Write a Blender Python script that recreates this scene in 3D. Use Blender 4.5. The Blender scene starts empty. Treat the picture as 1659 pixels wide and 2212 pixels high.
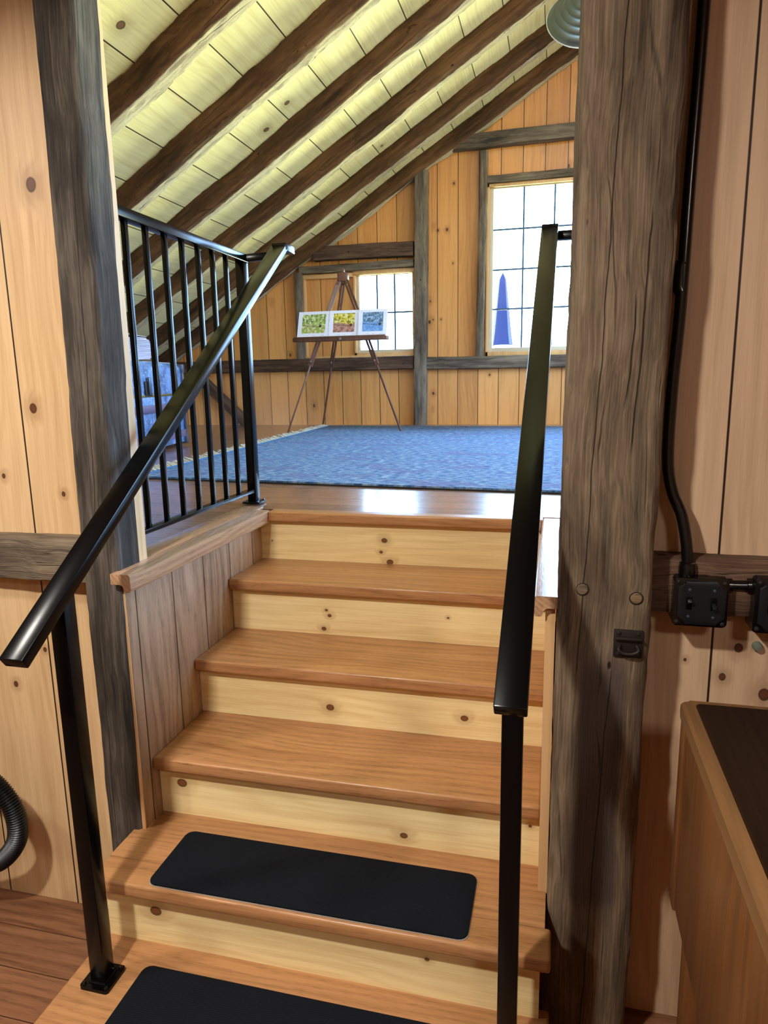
import bpy, bmesh, math, random
from mathutils import Vector, Matrix, noise

S = bpy.context.scene
COL = S.collection
random.seed(7)
PI = math.pi
def R(a): return math.radians(a)

# ------------------------------------------------------------------ camera
FPX = 1491.25
PITCH, YAW, ROLL = 0.1901, 0.2470, -0.0179
CAM = Vector((1.1042, -2.4238, 0.4882))
fw = Vector((-math.sin(YAW)*math.cos(PITCH), math.cos(YAW)*math.cos(PITCH), -math.sin(PITCH)))
rt = Vector((math.cos(YAW), math.sin(YAW), 0)); up = rt.cross(fw)
rt2 = rt*math.cos(ROLL) + up*math.sin(ROLL); up2 = rt2.cross(fw)
cd = bpy.data.cameras.new('camera'); cam = bpy.data.objects.new('camera', cd); COL.objects.link(cam)
cd.sensor_fit = 'VERTICAL'; cd.sensor_height = 24; cd.sensor_width = 18; cd.lens = FPX/2212*24
cd.clip_start = .02; cd.clip_end = 500
cam.matrix_world = Matrix(((rt2.x, up2.x, -fw.x, CAM.x), (rt2.y, up2.y, -fw.y, CAM.y), (rt2.z, up2.z, -fw.z, CAM.z), (0, 0, 0, 1)))
S.camera = cam

# ------------------------------------------------------------------ world: pale bright sky over sunlit green ground
EXPOSURE = 0.0
SKY = (0.36, 0.63, 1.0, 1); SKY_S = 30.0
GROUND = (0.90, 1.0, 0.56, 1); GROUND_S = 64.0; SIDE_DIM = .20
W = bpy.data.worlds.new('world'); S.world = W; W.use_nodes = True
nt = W.node_tree; nt.nodes.clear()
o_ = nt.nodes.new('ShaderNodeOutputWorld'); bg = nt.nodes.new('ShaderNodeBackground')
tc = nt.nodes.new('ShaderNodeTexCoord'); sx = nt.nodes.new('ShaderNodeSeparateXYZ'); cr = nt.nodes.new('ShaderNodeValToRGB')
nt.links.new(tc.outputs['Generated'], sx.inputs[0])
ma = nt.nodes.new('ShaderNodeMath'); ma.operation = 'MULTIPLY_ADD'; ma.inputs[1].default_value = .5; ma.inputs[2].default_value = .5
nt.links.new(sx.outputs['Z'], ma.inputs[0]); nt.links.new(ma.outputs[0], cr.inputs[0])
e0 = cr.color_ramp.elements.new(.30); e0.color = tuple(c*.25*GROUND_S/36 for c in GROUND[:3])+(1,)
e0 = cr.color_ramp.elements.new(.40); e0.color = tuple(c*GROUND_S/36 for c in GROUND[:3])+(1,)
cr.color_ramp.elements[0].position = .0; cr.color_ramp.elements[0].color = tuple(c*.25*GROUND_S/36 for c in GROUND[:3])+(1,)
e0 = cr.color_ramp.elements.new(.490); e0.color = tuple(c*GROUND_S/36 for c in GROUND[:3])+(1,)
cr.color_ramp.elements[-1].position = .505; cr.color_ramp.elements[-1].color = tuple(c*SKY_S/36 for c in SKY[:3])+(1,)
# the ground is sunlit beyond the gable (+y) and dimmed towards the side (+x) to shape the ceiling light
def wm(op, a, b):
    q = nt.nodes.new('ShaderNodeMath'); q.operation = op
    for i_, v_ in enumerate((a, b)):
        if isinstance(v_, (int, float)): q.inputs[i_].default_value = v_
        else: nt.links.new(v_, q.inputs[i_])
    return q.outputs[0]
mr = nt.nodes.new('ShaderNodeMapRange'); mr.interpolation_type = 'SMOOTHSTEP'; nt.links.new(sx.outputs['Y'], mr.inputs[0])
mr.inputs[1].default_value = .25; mr.inputs[2].default_value = .65; mr.inputs[3].default_value = SIDE_DIM; mr.inputs[4].default_value = 1
below = wm('LESS_THAN', sx.outputs['Z'], 0.0); fac = wm('ADD', wm('MULTIPLY', mr.outputs[0], below), wm('SUBTRACT', 1., below))
nt.links.new(cr.outputs['Color'], bg.inputs['Color']); nt.links.new(wm('MULTIPLY', fac, 36.), bg.inputs['Strength'])
nt.links.new(bg.outputs[0], o_.inputs[0])

S.view_settings.view_transform = 'Standard'; S.view_settings.look = 'None'
S.view_settings.gamma = 1; S.view_settings.exposure = EXPOSURE; S.view_settings.use_curve_mapping = False
S.cycles.use_denoising = True; S.cycles.denoising_prefilter = 'ACCURATE'
S.cycles.max_bounces = 8; S.cycles.diffuse_bounces = 5; S.cycles.glossy_bounces = 4
S.cycles.transparent_max_bounces = 8; S.cycles.sample_clamp_indirect = 6
S.cycles.caustics_reflective = False; S.cycles.caustics_refractive = False

def area(name, loc, rot, sx_, sy_, power, col, portal=False, spread=180):
    l = bpy.data.lights.new(name, 'AREA'); l.shape = 'RECTANGLE'; l.size = sx_; l.size_y = sy_
    l.energy = power; l.color = col; l.spread = R(spread)
    if portal: l.cycles.is_portal = True
    o = bpy.data.objects.new(name, l); COL.objects.link(o); o.location = loc; o.rotation_euler = rot
    return o
# portals in the two gable windows and in the openings further along the loft
area('window_portal_small', (-.70, 5.02, 1.17), (R(-90), 0, 0), .66, .80, 1, (1, 1, 1), True)
area('window_portal_large', (.87, 5.02, 1.55), (R(-90), 0, 0), .92, 1.56, 1, (1, 1, 1), True)
area('window_portal_side', (4.72, 1.7, 1.35), (0, R(90), 0), 1.8, 3.2, 1, (1, 1, 1), True)
area('window_portal_mid', (2.3, 5.02, 1.55), (R(-90), 0, 0), .92, 1.56, 1, (1, 1, 1), True)  # portal for the unseen gable window added further right
# ceiling lamps of the lower room, then an added fill light (behind the viewer)
area('room_lamp', (-1.20, -2.0, 1.55), (R(18), R(-36), 0), .20, .20, 9, (1.0, .96, .88), spread=110)
area('room_lamp_middle', (.20, -2.50, 1.52), (R(8), 0, 0), .11, .11, 64, (1.0, .97, .88))
area('room_lamp_right', (2.2, -3.8, 1.68), (0, 0, 0), .45, .45, 34, (1.0, .93, .84))  # unseen light added as weak fill from the right

# ------------------------------------------------------------------ helpers: objects
def tag(o, label, cat, group=None, kind=None):
    if label: o['label'] = label
    if cat: o['category'] = cat
    if group: o['group'] = group
    if kind: o['kind'] = kind
    return o
def struct(o, label=None):
    o['kind'] = 'structure'
    if label: o['label'] = label
    return o
def empty(name, loc=(0, 0, 0), rot=(0, 0, 0)):
    o = bpy.data.objects.new(name, None); COL.objects.link(o); o.location = loc; o.rotation_euler = rot
    o.empty_display_size = .05
    return o
class MB:
    def __init__(s): s.bm = bmesh.new()
    def box(s, x0, x1, y0, y1, z0, z1, bev=0, seg=2, M=None):
        r = bmesh.ops.create_cube(s.bm, size=1)
        for v in r['verts']:
            v.co = Vector(((x0+x1)/2+v.co.x*(x1-x0), (y0+y1)/2+v.co.y*(y1-y0), (z0+z1)/2+v.co.z*(z1-z0)))
        vs = r['verts']
        if bev:
            es = list({e for v in vs for e in v.link_edges})
            q = bmesh.ops.bevel(s.bm, geom=es, offset=bev, segments=seg, profile=.5, affect='EDGES')
            vs = list({v for f in q['faces'] for v in f.verts} | {v for v in vs if v.is_valid})
        if M is not None:
            bmesh.ops.transform(s.bm, matrix=M, verts=[v for v in vs if v.is_valid])
        return s
    def bar(s, p0, p1, w, d, upv=(0, 0, 1), bev=0):
        """box of section w (sideways) x d (along up) from p0 to p1"""
        p0 = Vector(p0); p1 = Vector(p1); x = (p1-p0); L = x.length; x.normalize()
        y = Vector(upv).cross(x).normalized(); z = x.cross(y)
        M = Matrix(((x.x, y.x, z.x, p0.x), (x.y, y.y, z.y, p0.y), (x.z, y.z, z.z, p0.z), (0, 0, 0, 1)))
        return s.box(0, L, -w/2, w/2, -d/2, d/2, bev, 2, M)
    def tube(s, pts, r, n=12, cap=True, radii=None):
        pts = [Vector(p) for p in pts]; rings = []
        t0 = (pts[1]-pts[0]).normalized(); a = t0.orthogonal().normalized()
        for i, p in enumerate(pts):
            t = (pts[min(i+1, len(pts)-1)]-pts[max(i-1, 0)]).normalized()
            a = (a - t*a.dot(t)).normalized(); b = t.cross(a); rr = radii[i] if radii else r
            rings.append([s.bm.verts.new(p+(a*math.cos(2*PI*k/n)+b*math.sin(2*PI*k/n))*rr) for k in range(n)])
        for q, w in zip(rings, rings[1:]):
            for k in range(n): s.bm.faces.new((q[k], q[(k+1) % n], w[(k+1) % n], w[k]))
        if cap:
            s.bm.faces.new(rings[0][::-1]); s.bm.faces.new(rings[-1])
        return s
    def lathe(s, prof, n=32, M=None, close=False):
        rings = [[s.bm.verts.new((r*math.cos(2*PI*k/n), r*math.sin(2*PI*k/n), z)) for k in range(n)] for r, z in prof]
        for q, w in zip(rings, rings[1:]):
            for k in range(n): s.bm.faces.new((q[k], q[(k+1) % n], w[(k+1) % n], w[k]))
        if close:
            s.bm.faces.new(rings[0][::-1]); s.bm.faces.new(rings[-1])
        if M is not None: bmesh.ops.transform(s.bm, matrix=M, verts=[v for r in rings for v in r])
        return s
    def prism(s, poly, axis, a0, a1, bev=0):
        """poly: list of 2-D points in the plane across axis, extruded from a0 to a1"""
        def P(u, v, a):
            return {'x': (a, u, v), 'y': (u, a, v), 'z': (u, v, a)}[axis]
        A = [s.bm.verts.new(P(u, v, a0)) for u, v in poly]; B = [s.bm.verts.new(P(u, v, a1)) for u, v in poly]
        n = len(poly); fs = [s.bm.faces.new(A), s.bm.faces.new(B[::-1])]
        for k in range(n): fs.append(s.bm.faces.new((A[k], B[k], B[(k+1) % n], A[(k+1) % n])))
        if bev: bmesh.ops.bevel(s.bm, geom=list({e for f in fs for e in f.edges}), offset=bev, segments=2, profile=.5, affect='EDGES')
        return s
    def build(s, name, m, parent=None, smooth=True):
        bmesh.ops.recalc_face_normals(s.bm, faces=s.bm.faces)
        me = bpy.data.meshes.new(name); s.bm.to_mesh(me); s.bm.free()
        o = bpy.data.objects.new(name, me); COL.objects.link(o)
        if m: me.materials.append(m)
        if smooth:
            me.shade_smooth()
            try: me.set_sharp_from_angle(angle=R(35))
            except Exception: pass
        if parent: o.parent = parent
        return o
def spline(pts, n=8):
    P = [Vector(p) for p in pts]; P = [P[0]*2-P[1]]+P+[P[-1]*2-P[-2]]; out = []
    for i in range(1, len(P)-2):
        for k in range(n):
            t = k/n; a, b, c, d = P[i-1:i+3]
            out.append(.5*((2*b)+(c-a)*t+(2*a-5*b+4*c-d)*t*t+(3*b-a-3*c+d)*t**3))
    out.append(P[-2]); return out
def rrect(x0, x1, y0, y1, r, n=6):
    out = []
    for cx, cy, a in ((x1-r, y1-r, 0), (x0+r, y1-r, 90), (x0+r, y0+r, 180), (x1-r, y0+r, 270)):
        for k in range(n+1):
            t = R(a+90*k/n); out.append((cx+r*math.cos(t), cy+r*math.sin(t)))
    return out

# ------------------------------------------------------------------ helpers: materials
def lin(c):
    if isinstance(c, str): c = [int(c[i:i+2], 16)/255 for i in (0, 2, 4)]
    return tuple(x/12.92 if x <= .04045 else ((x+.055)/1.055)**2.4 for x in c)+(1,)
class NT:
    def __init__(s, name):
        s.m = bpy.data.materials.new(name); s.m.use_nodes = True; s.t = s.m.node_tree
        s.b = s.t.nodes['Principled BSDF']
    def n(s, t): return s.t.nodes.new(t)
    def put(s, inp, v):
        if hasattr(v, 'is_linked') or isinstance(v, bpy.types.NodeSocket): s.t.links.new(v, inp)
        else: inp.default_value = v
    def math(s, op, a, b=None, c=None, clamp=False):
        q = s.n('ShaderNodeMath'); q.operation = op; q.use_clamp = clamp
        for i, v in enumerate((a, b, c)):
            if v is not None: s.put(q.inputs[i], v)
        return q.outputs[0]
    def sep(s, v):
        q = s.n('ShaderNodeSeparateXYZ'); s.put(q.inputs[0], v); return q.outputs
    def comb(s, x, y, z):
        q = s.n('ShaderNodeCombineXYZ')
        for i, v in enumerate((x, y, z)): s.put(q.inputs[i], v)
        return q.outputs[0]
    def noise(s, vec, scale, detail=3, rough=.55, dist=0):
        q = s.n('ShaderNodeTexNoise'); s.put(q.inputs['Vector'], vec); q.inputs['Scale'].default_value = scale
        q.inputs['Detail'].default_value = detail; q.inputs['Roughness'].default_value = rough; q.inputs['Distortion'].default_value = dist
        return q.outputs['Fac']
    def wn(s, v):
        q = s.n('ShaderNodeTexWhiteNoise'); q.noise_dimensions = '1D'; s.put(q.inputs['W'], v); return q.outputs['Value']
    def voro(s, vec, scale, rnd=1.0, feat='F1'):
        q = s.n('ShaderNodeTexVoronoi'); s.put(q.inputs['Vector'], vec); q.inputs['Scale'].default_value = scale
        q.feature = feat; q.inputs['Randomness'].default_value = rnd; return q.outputs
    def ramp(s, f, pts, interp='LINEAR'):
        q = s.n('ShaderNodeValToRGB'); s.put(q.inputs[0], f); e = q.color_ramp.elements; q.color_ramp.interpolation = interp
        while len(e) < len(pts): e.new(.5)
        for el, (p, c) in zip(e, pts):
            el.position = p; el.color = lin(c) if not isinstance(c, float) else (c, c, c, 1)
        return q.outputs['Color']
    def sm(s, v, a, b):   # smoothstep a..b -> 0..1
        q = s.n('ShaderNodeMapRange'); q.interpolation_type = 'SMOOTHSTEP'; s.put(q.inputs[0], v)
        q.inputs[1].default_value = a; q.inputs[2].default_value = b; return q.outputs[0]
    def mix(s, f, a, b, mode='MIX'):
        q = s.n('ShaderNodeMix'); q.data_type = 'RGBA'; q.blend_type = mode; q.clamp_factor = True
        s.put(q.inputs[0], f); s.put(q.inputs[6], lin(a) if isinstance(a, str) else a); s.put(q.inputs[7], lin(b) if isinstance(b, str) else b)
        return q.outputs[2]
    def obj(s):
        return s.n('ShaderNodeTexCoord').outputs['Object']
    def bump(s, h, strength, dist=.01):
        q = s.n('ShaderNodeBump'); q.inputs['Strength'].default_value = strength; q.inputs['Distance'].default_value = dist
        s.put(q.inputs['Height'], h); s.t.links.new(q.outputs[0], s.b.inputs['Normal'])
    def fin(s, col=None, rough=None, metal=None, spec=None):
        if col is not None: s.put(s.b.inputs['Base Color'], lin(col) if isinstance(col, str) else col)
        if rough is not None: s.put(s.b.inputs['Roughness'], rough)
        if metal is not None: s.b.inputs['Metallic'].default_value = metal
        if spec is not None: s.b.inputs['Specular IOR Level'].default_value = spec
        return s.m

AX = {'x': 0, 'y': 1, 'z': 2}
def wood(name, light, dark, knot='5a2a14', across='x', along='z', bw=.2, off=0., gap=.006, knots=.5, kscale=3.2, kr=.030,
         grain=.5, var=.16, rough=.4, spec=.5, pts=(), bump=.12, fine=70, gapcol='2a1608', rings=26, coat=0, cross=0., pores=0.):
    """pine / oak boards: board seams, ring grain bent round knots, fine pores"""
    N = NT(name); c = N.sep(N.obj()); a, b = c[AX[across]], c[AX[along]]
    third = c[3-AX[across]-AX[along]]
    oi = N.n('ShaderNodeObjectInfo').outputs['Random']
    if bw:
        q = N.math('DIVIDE', N.math('ADD', a, 50*bw-off), bw); idx = N.math('FLOOR', q); fr = N.math('FRACT', q)
    else: idx = N.math('MULTIPLY', oi, 91.); fr = None
    rnd = N.wn(idx); sh = N.math('MULTIPLY_ADD', rnd, 23.7, N.math('MULTIPLY', oi, 11.))
    bb = N.math('ADD', b, sh)
    # random knots
    v = N.comb(a, N.math('MULTIPLY', bb, .62), N.math('MULTIPLY', rnd, 9.))
    wob = N.noise(N.comb(a, b, third), 9., 2)
    if knots > 0:
        vo = N.voro(N.comb(N.math('MULTIPLY', a, 1.), N.math('MULTIPLY', bb, .62), 0.), kscale)
        on = N.math('LESS_THAN', N.sep(vo['Color'])[0], knots)
        kd = N.math('DIVIDE', vo['Distance'], kscale)          # metres-ish
        sz = N.math('MULTIPLY_ADD', N.sep(vo['Color'])[1], 1.1, .35)
        kd = N.math('DIVIDE', kd, sz)
        kd = N.math('ADD', kd, N.math('MULTIPLY', N.math('SUBTRACT', 1., on), 9.))
    else: kd = N.math('MULTIPLY', 9., 1.)
    for (pa, pb, pr) in pts:
        da = N.math('SUBTRACT', a, pa); db = N.math('MULTIPLY', N.math('SUBTRACT', b, pb), .8)
        d = N.math('SQRT', N.math('ADD', N.math('MULTIPLY', da, da), N.math('MULTIPLY', db, db)))
        kd = N.math('MINIMUM', kd, N.math('MULTIPLY', d, kr/pr))
    kd = N.math('ADD', kd, N.math('MULTIPLY', N.math('SUBTRACT', wob, .5), kr*.5))
    halo = N.math('SUBTRACT', 1., N.sm(kd, kr*.4, kr*2.6)); core = N.math('SUBTRACT', 1., N.sm(kd, kr*.42, kr*.62))
    ringk = N.math('SUBTRACT', 1., N.sm(N.math('ABSOLUTE', N.math('SUBTRACT', kd, kr*.52)), 0., kr*.16))
    # grain
    lo = N.noise(N.comb(N.math('MULTIPLY', a, 2.2), N.math('MULTIPLY', bb, .55), N.math('MULTIPLY_ADD', rnd, 5., N.math('MULTIPLY', third, 2.))), 1.6, 2, .5)
    g = N.math('MULTIPLY_ADD', lo, 9., N.math('MULTIPLY', N.math('ADD', a, third), rings))
    g = N.math('ADD', g, N.math('MULTIPLY', halo, 1.3))
    w = N.math('SINE', N.math('MULTIPLY', g, 6.28)); w = N.math('MULTIPLY_ADD', w, .5, .5); w = N.math('POWER', w, 1.6)
    fi = N.noise(N.comb(N.math('MULTIPLY', a, fine*3.), N.math('MULTIPLY', bb, fine*.09), N.math('MULTIPLY', third, fine*3.)), 1., 3, .6)
    broad = N.noise(N.comb(N.math('MULTIPLY', a, 6.), N.math('MULTIPLY', bb, .5), third), 1.5, 2, .5)
    mid = N.noise(N.comb(N.math('MULTIPLY_ADD', lo, 2.5, N.math('MULTIPLY', a, 34.)), N.math('MULTIPLY', bb, 1.1), N.math('MULTIPLY', third, 34.)), 1., 3, .6)
    t = N.math('ADD', N.math('MULTIPLY', w, grain*.55), N.math('MULTIPLY', N.math('SUBTRACT', fi, .42), 1.5*grain+.45))
    t = N.math('ADD', t, N.math('MULTIPLY', N.math('SUBTRACT', mid, .42), 1.3))
    t = N.math('ADD', t, N.math('MULTIPLY', N.math('SUBTRACT', broad, .5), .8))
    t = N.math('ADD', t, N.math('MULTIPLY', N.math('SUBTRACT', rnd, .5), var*2.5), clamp=True)
    col = N.mix(t, light, dark)
    col = N.mix(N.math('MULTIPLY', halo, .45), col, N.mix(.5, dark, knot))
    col = N.mix(N.math('MULTIPLY', core, .92), col, knot); col = N.mix(N.math('MULTIPLY', ringk, .8), col, '2c1208')
    br = N.math('MULTIPLY_ADD', N.math('SUBTRACT', N.wn(N.math('ADD', idx, 7.3)), .5), var, 1.)
    col = N.mix(1., col, N.comb(br, br, br), 'MULTIPLY')
    h = N.math('MULTIPLY', fi, .5)
    if pores:
        pn = N.noise(N.comb(N.math('MULTIPLY', a, 520.), N.math('MULTIPLY', bb, 26.), N.math('MULTIPLY', third, 520.)), 1., 2, .6)
        pm_ = N.math('MULTIPLY', N.sm(pn, .54, .64), N.math('MULTIPLY_ADD', w, .7, .3))
        col = N.mix(N.math('MULTIPLY', pm_, pores), col, N.mix(.55, dark, '2a1608')); h = N.math('SUBTRACT', h, N.math('MULTIPLY', pm_, .6))
    if cross:
        cs = N.noise(N.comb(N.math('MULTIPLY', a, 2.), N.math('MULTIPLY', bb, 160.), 0.), 1., 2)
        h = N.math('ADD', h, N.math('MULTIPLY', cs, cross))
    if bw and gap:
        e = N.math('MINIMUM', fr, N.math('SUBTRACT', 1., fr)); gm = N.math('SUBTRACT', 1., N.sm(e, gap/bw*.25, gap/bw*.6))
        col = N.mix(gm, col, gapcol); h = N.math('SUBTRACT', h, N.math('MULTIPLY', gm, 1.5))
    N.bump(h, bump, .004)
    if coat: N.b.inputs['Coat Weight'].default_value = coat; N.b.inputs['Coat Roughness'].default_value = .12
    return N.fin(col, N.math('MULTIPLY_ADD', fi, .12, rough-.05), spec=spec)

def timber_mat(name, c0, c1, c2, rough=.8, bump=.6, crack=.5, wane=None, stain=None, splits=(), streak=1., spec=.3, pegs=()):
    """old hewn timber; the object's local X runs along the grain"""
    N = NT(name); co = N.obj(); c = N.sep(co); x, y, z = c[0], c[1], c[2]
    oi = N.math('MULTIPLY', N.n('ShaderNodeObjectInfo').outputs['Random'], 17.)
    xx = N.math('ADD', x, oi)
    big = N.noise(N.comb(N.math('MULTIPLY', xx, 1.3), N.math('MULTIPLY', y, 5.), N.math('MULTIPLY', z, 5.)), 1.4, 4, .6)
    wig = N.math('MULTIPLY', N.noise(N.comb(N.math('MULTIPLY', xx, 3.), N.math('MULTIPLY', y, 4.), z), 1.2, 2), .03)
    st = N.noise(N.comb(N.math('MULTIPLY', xx, 4.), N.math('MULTIPLY', N.math('ADD', y, wig), 240.*streak), N.math('MULTIPLY', N.math('ADD', z, wig), 240.*streak)), 1., 4, .65)
    me = N.noise(N.comb(N.math('MULTIPLY', xx, 2.5), N.math('MULTIPLY', N.math('ADD', y, wig), 32.), N.math('MULTIPLY', N.math('ADD', z, wig), 32.)), 1., 3, .6)
    t = N.math('ADD', N.math('MULTIPLY', big, .55), N.math('ADD', N.math('MULTIPLY', st, .35), N.math('MULTIPLY', me, .5)))
    col = N.ramp(t, [(.53, c0), (.69, c1), (.85, c2)])
    h = N.math('ADD', N.math('MULTIPLY', st, .6), N.math('MULTIPLY', me, .6))
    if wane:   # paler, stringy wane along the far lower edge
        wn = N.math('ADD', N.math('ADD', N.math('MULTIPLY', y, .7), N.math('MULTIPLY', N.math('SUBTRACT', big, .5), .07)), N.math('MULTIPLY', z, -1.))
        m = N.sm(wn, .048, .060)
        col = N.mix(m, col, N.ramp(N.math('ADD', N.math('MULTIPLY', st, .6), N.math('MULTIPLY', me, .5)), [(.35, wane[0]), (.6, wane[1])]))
    if stain:
        (sx0, sx1, hw, yc, scol) = stain
        e = N.math('ADD', N.math('ABSOLUTE', N.math('SUBTRACT', y, yc)), N.math('MULTIPLY', N.math('SUBTRACT', big, .5), .06))
        m = N.math('SUBTRACT', 1., N.sm(e, hw-.012, hw+.008))
        m = N.math('MULTIPLY', m, N.math('MULTIPLY', N.sm(x, sx0-.03, sx0+.03), N.math('SUBTRACT', 1., N.sm(x, sx1-.05, sx1+.05))))
        col = N.mix(N.math('MULTIPLY', m, .95), col, scol)
    # drying cracks and nail holes
    cv = N.voro(N.comb(N.math('MULTIPLY', N.math('ADD', xx, wig), .55), N.math('MULTIPLY', N.math('ADD', y, wig), 14.), N.math('MULTIPLY', N.math('ADD', z, wig), 14.)), 1., 1., 'DISTANCE_TO_EDGE')['Distance']
    cm = N.math('MULTIPLY', N.math('SUBTRACT', 1., N.sm(cv, .0, .03)), N.sm(me, .5, .62))
    cm = N.math('MULTIPLY', cm, crack)
    hv = N.voro(N.comb(N.math('MULTIPLY', xx, .5), y, z), 13.); hm = N.math('MULTIPLY', N.math('SUBTRACT', 1., N.sm(hv['Distance'], .05, .09)), N.math('LESS_THAN', N.sep(hv['Color'])[0], .16))
    col = N.mix(N.math('MAXIMUM', cm, N.math('MULTIPLY', hm, .9)), col, '120a06')
    for (ya, yb, xa, xb, wd_) in splits:
        ln = N.math('ADD', N.math('MULTIPLY_ADD', N.math('SUBTRACT', x, xa), (yb-ya)/(xb-xa), ya), N.math('MULTIPLY', N.math('SUBTRACT', N.noise(N.comb(N.math('MULTIPLY', x, 5.), 0., ya*50), 1., 3), .5), .018))
        dd = N.math('SUBTRACT', 1., N.sm(N.math('ABSOLUTE', N.math('SUBTRACT', y, ln)), wd_*.4, wd_))
        dd = N.math('MULTIPLY', dd, N.math('MULTIPLY', N.sm(x, xa, xa+.05), N.math('SUBTRACT', 1., N.sm(x, xb-.05, xb))))
        col = N.mix(N.math('MULTIPLY', dd, .85), col, '1a100a'); cm = N.math('MAXIMUM', cm, dd)
    for (px_, py_, pr_) in pegs:
        da = N.math('SUBTRACT', x, px_); db = N.math('SUBTRACT', y, py_)
        d = N.math('SQRT', N.math('ADD', N.math('MULTIPLY', da, da), N.math('MULTIPLY', db, db)))
        rg = N.math('SUBTRACT', 1., N.sm(N.math('ABSOLUTE', N.math('SUBTRACT', d, pr_)), .0006, .0025))
        col = N.mix(N.math('MULTIPLY', rg, .8), col, '20130a')
    h = N.math('SUBTRACT', h, N.math('MULTIPLY', N.math('MAXIMUM', cm, hm), 1.2))
    N.bump(h, bump, .012)
    return N.fin(col, rough, spec=spec)

def plain(name, col, rough=.5, metal=0., spec=.5, coat=0):
    N = NT(name); f = N.noise(N.obj(), 40., 2)
    c = N.mix(N.math('MULTIPLY', f, .18), lin(col), '000000')
    if coat: N.b.inputs['Coat Weight'].default_value = coat; N.b.inputs['Coat Roughness'].default_value = .15
    return N.fin(c, rough, metal, spec)

M = {}
M['left_wall'] = wood('pine_left_wall', 'e0bd90', 'bb9064', bw=.255, off=-.340, knots=.10, kscale=3., kr=.022, grain=.30, var=.14, rough=.45, spec=.35, gap=.006,
                      pts=((-.23, .998, .024), (-.30, .426, .02), (-.425, .236, .010), (-.232, .188, .010), (-.354, -.283, .010), (-.473, -.404, .012)))
M['right_wall'] = wood('pine_right_wall', 'd2b090', 'a88868', bw=.26, off=1.463, knots=.12, kscale=3., kr=.022, grain=.22, var=.12, rough=.45, spec=.35, gap=.006,
                       pts=((1.519, -.127, .016), (1.408, -.165, .006), (1.58, -.235, .02), (1.49, -.20, .012)))
M['gable'] = wood('pine_gable_wall', 'dc9a58', 'b2703c', bw=.212, off=.071, knots=.30, kscale=4.4, kr=.022, grain=.25, var=.22, rough=.38, spec=.4, gap=.008,
                  pts=((-.136, 1.967, .016), (-.041, 1.97, .02), (.02, 1.64, .012), (.029, 2.402, .016), (-.188, 1.09, .012), (-.105, 1.09, .012), (-.19, .33, .022), (.404, .512, .014)))
M['ceiling'] = wood('pine_ceiling', 'e9e2b2', 'c8b880', across='x', along='y', bw=.29, off=.04, knots=.22, kscale=3., kr=.022, grain=.28, var=.13, rough=.55, spec=.3, gap=.008,
                    knot='6b4a38', gapcol='3a2410', pts=((-1.023, .926, .034), (-1.148, .933, .02), (-.966, 2.56, .034), (-.766, 2.468, .03), (-.49, 4.06, .02)))
M['loft_floor'] = wood('oak_loft_floor', '98705c', '684638', across='y', along='x', bw=.13, off=.02, knots=.12, kscale=3., kr=.016, grain=.3, var=.2, rough=.27, spec=.6, gap=.004, coat=.5, rings=18)
M['floor'] = wood('oak_floor', '94664a', '643f2a', across='y', along='x', bw=.135, off=.03, knots=.05, kscale=3., kr=.012, grain=.6, var=.15, rough=.3, spec=.5, gap=.003, rings=30, pores=.5)
M['tread'] = wood('oak_tread', 'b9865a', '8d5f3a', across='y', along='x', bw=0, knots=0, grain=.45, var=0, rough=.32, spec=.5, rings=34, fine=75, pores=.55)
M['cap'] = wood('oak_cap', 'bf9674', '8c684e', across='x', along='y', bw=0, knots=0, grain=.55, var=0, rough=.26, spec=.6, rings=60, coat=.3, pores=.6)
def riser_mat(i, pts): return wood('pine_riser_%d' % i, 'f2dca6', 'd4b074', across='z', along='x', bw=0, knots=0, kr=.022, knot='6e3416', grain=.38, var=.0, rough=.4, spec=.4, rings=20, pts=pts)
M['panel'] = wood('aged_pine_panel', 'b08e72', '73563f', across='y', along='z', bw=.187, off=-.462, knots=.3, kscale=3.5, kr=.03, knot='5c4436', grain=.5, var=.2, rough=.34, spec=.6, gap=.005, bump=.6, pores=.5)
M['pine_trim'] = wood('pine_trim', 'd9a970', 'b98350', bw=0, knots=0, grain=.3, var=.1, rough=.45)
M['pine_end'] = wood('pine_cut_edge', 'd3a878', 'b98a5a', bw=0, knots=0, grain=.2, var=.1, rough=.6, spec=.2)
M['sash'] = plain('cream_sash', 'cfc2a6', .5)
M['timber_l'] = timber_mat('grey_hewn_timber', splits=((.0, .02, 1.2, 2.2, .0014), (-.03, -.02, .2, 1.0, .0012)), c0='191512', c1='3f3730', c2='6a6056')
M['timber_r'] = timber_mat('brown_hewn_timber', '3a2c22', '6b5a48', '94806a', splits=((-.052, -.012, .95, 2.4, .0016), (-.01, .02, 0., 1.0, .0016), (.035, .05, 1.45, 1.95, .0022), (.02, .03, 1.55, 1.8, .002)), stain=(.40, 1.02, .050, .005, '4c3e39'), bump=.5)
M['beam'] = timber_mat('weathered_beam', '352a22', '66584a', '8a7a66')
M['beam_dark'] = timber_mat('dark_beam', '2e1e16', '51392b', '6f5442')
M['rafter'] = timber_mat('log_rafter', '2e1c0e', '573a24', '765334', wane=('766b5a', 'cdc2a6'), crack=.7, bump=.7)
M['iron'] = plain('black_powder_coat', '060607', .22, 0., .20)
M['pipe'] = plain('black_conduit_paint', '08080a', .22, 0., .6)
M['plate'] = plain('black_cover_plate', '101318', .4, .0, .5)
M['steel'] = plain('bright_screw', 'b8b8b4', .3, 1.)
M['latch'] = plain('rusty_iron', '2e2724', .6, .6)
M['rubber'] = plain('black_hose', '0b0c0e', .4)
M['easel'] = wood('walnut_easel', '6d4636', '452a20', bw=0, knots=0, grain=.3, var=0, rough=.4)
M['white'] = plain('white_mat_board', 'ececff', .8)
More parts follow.
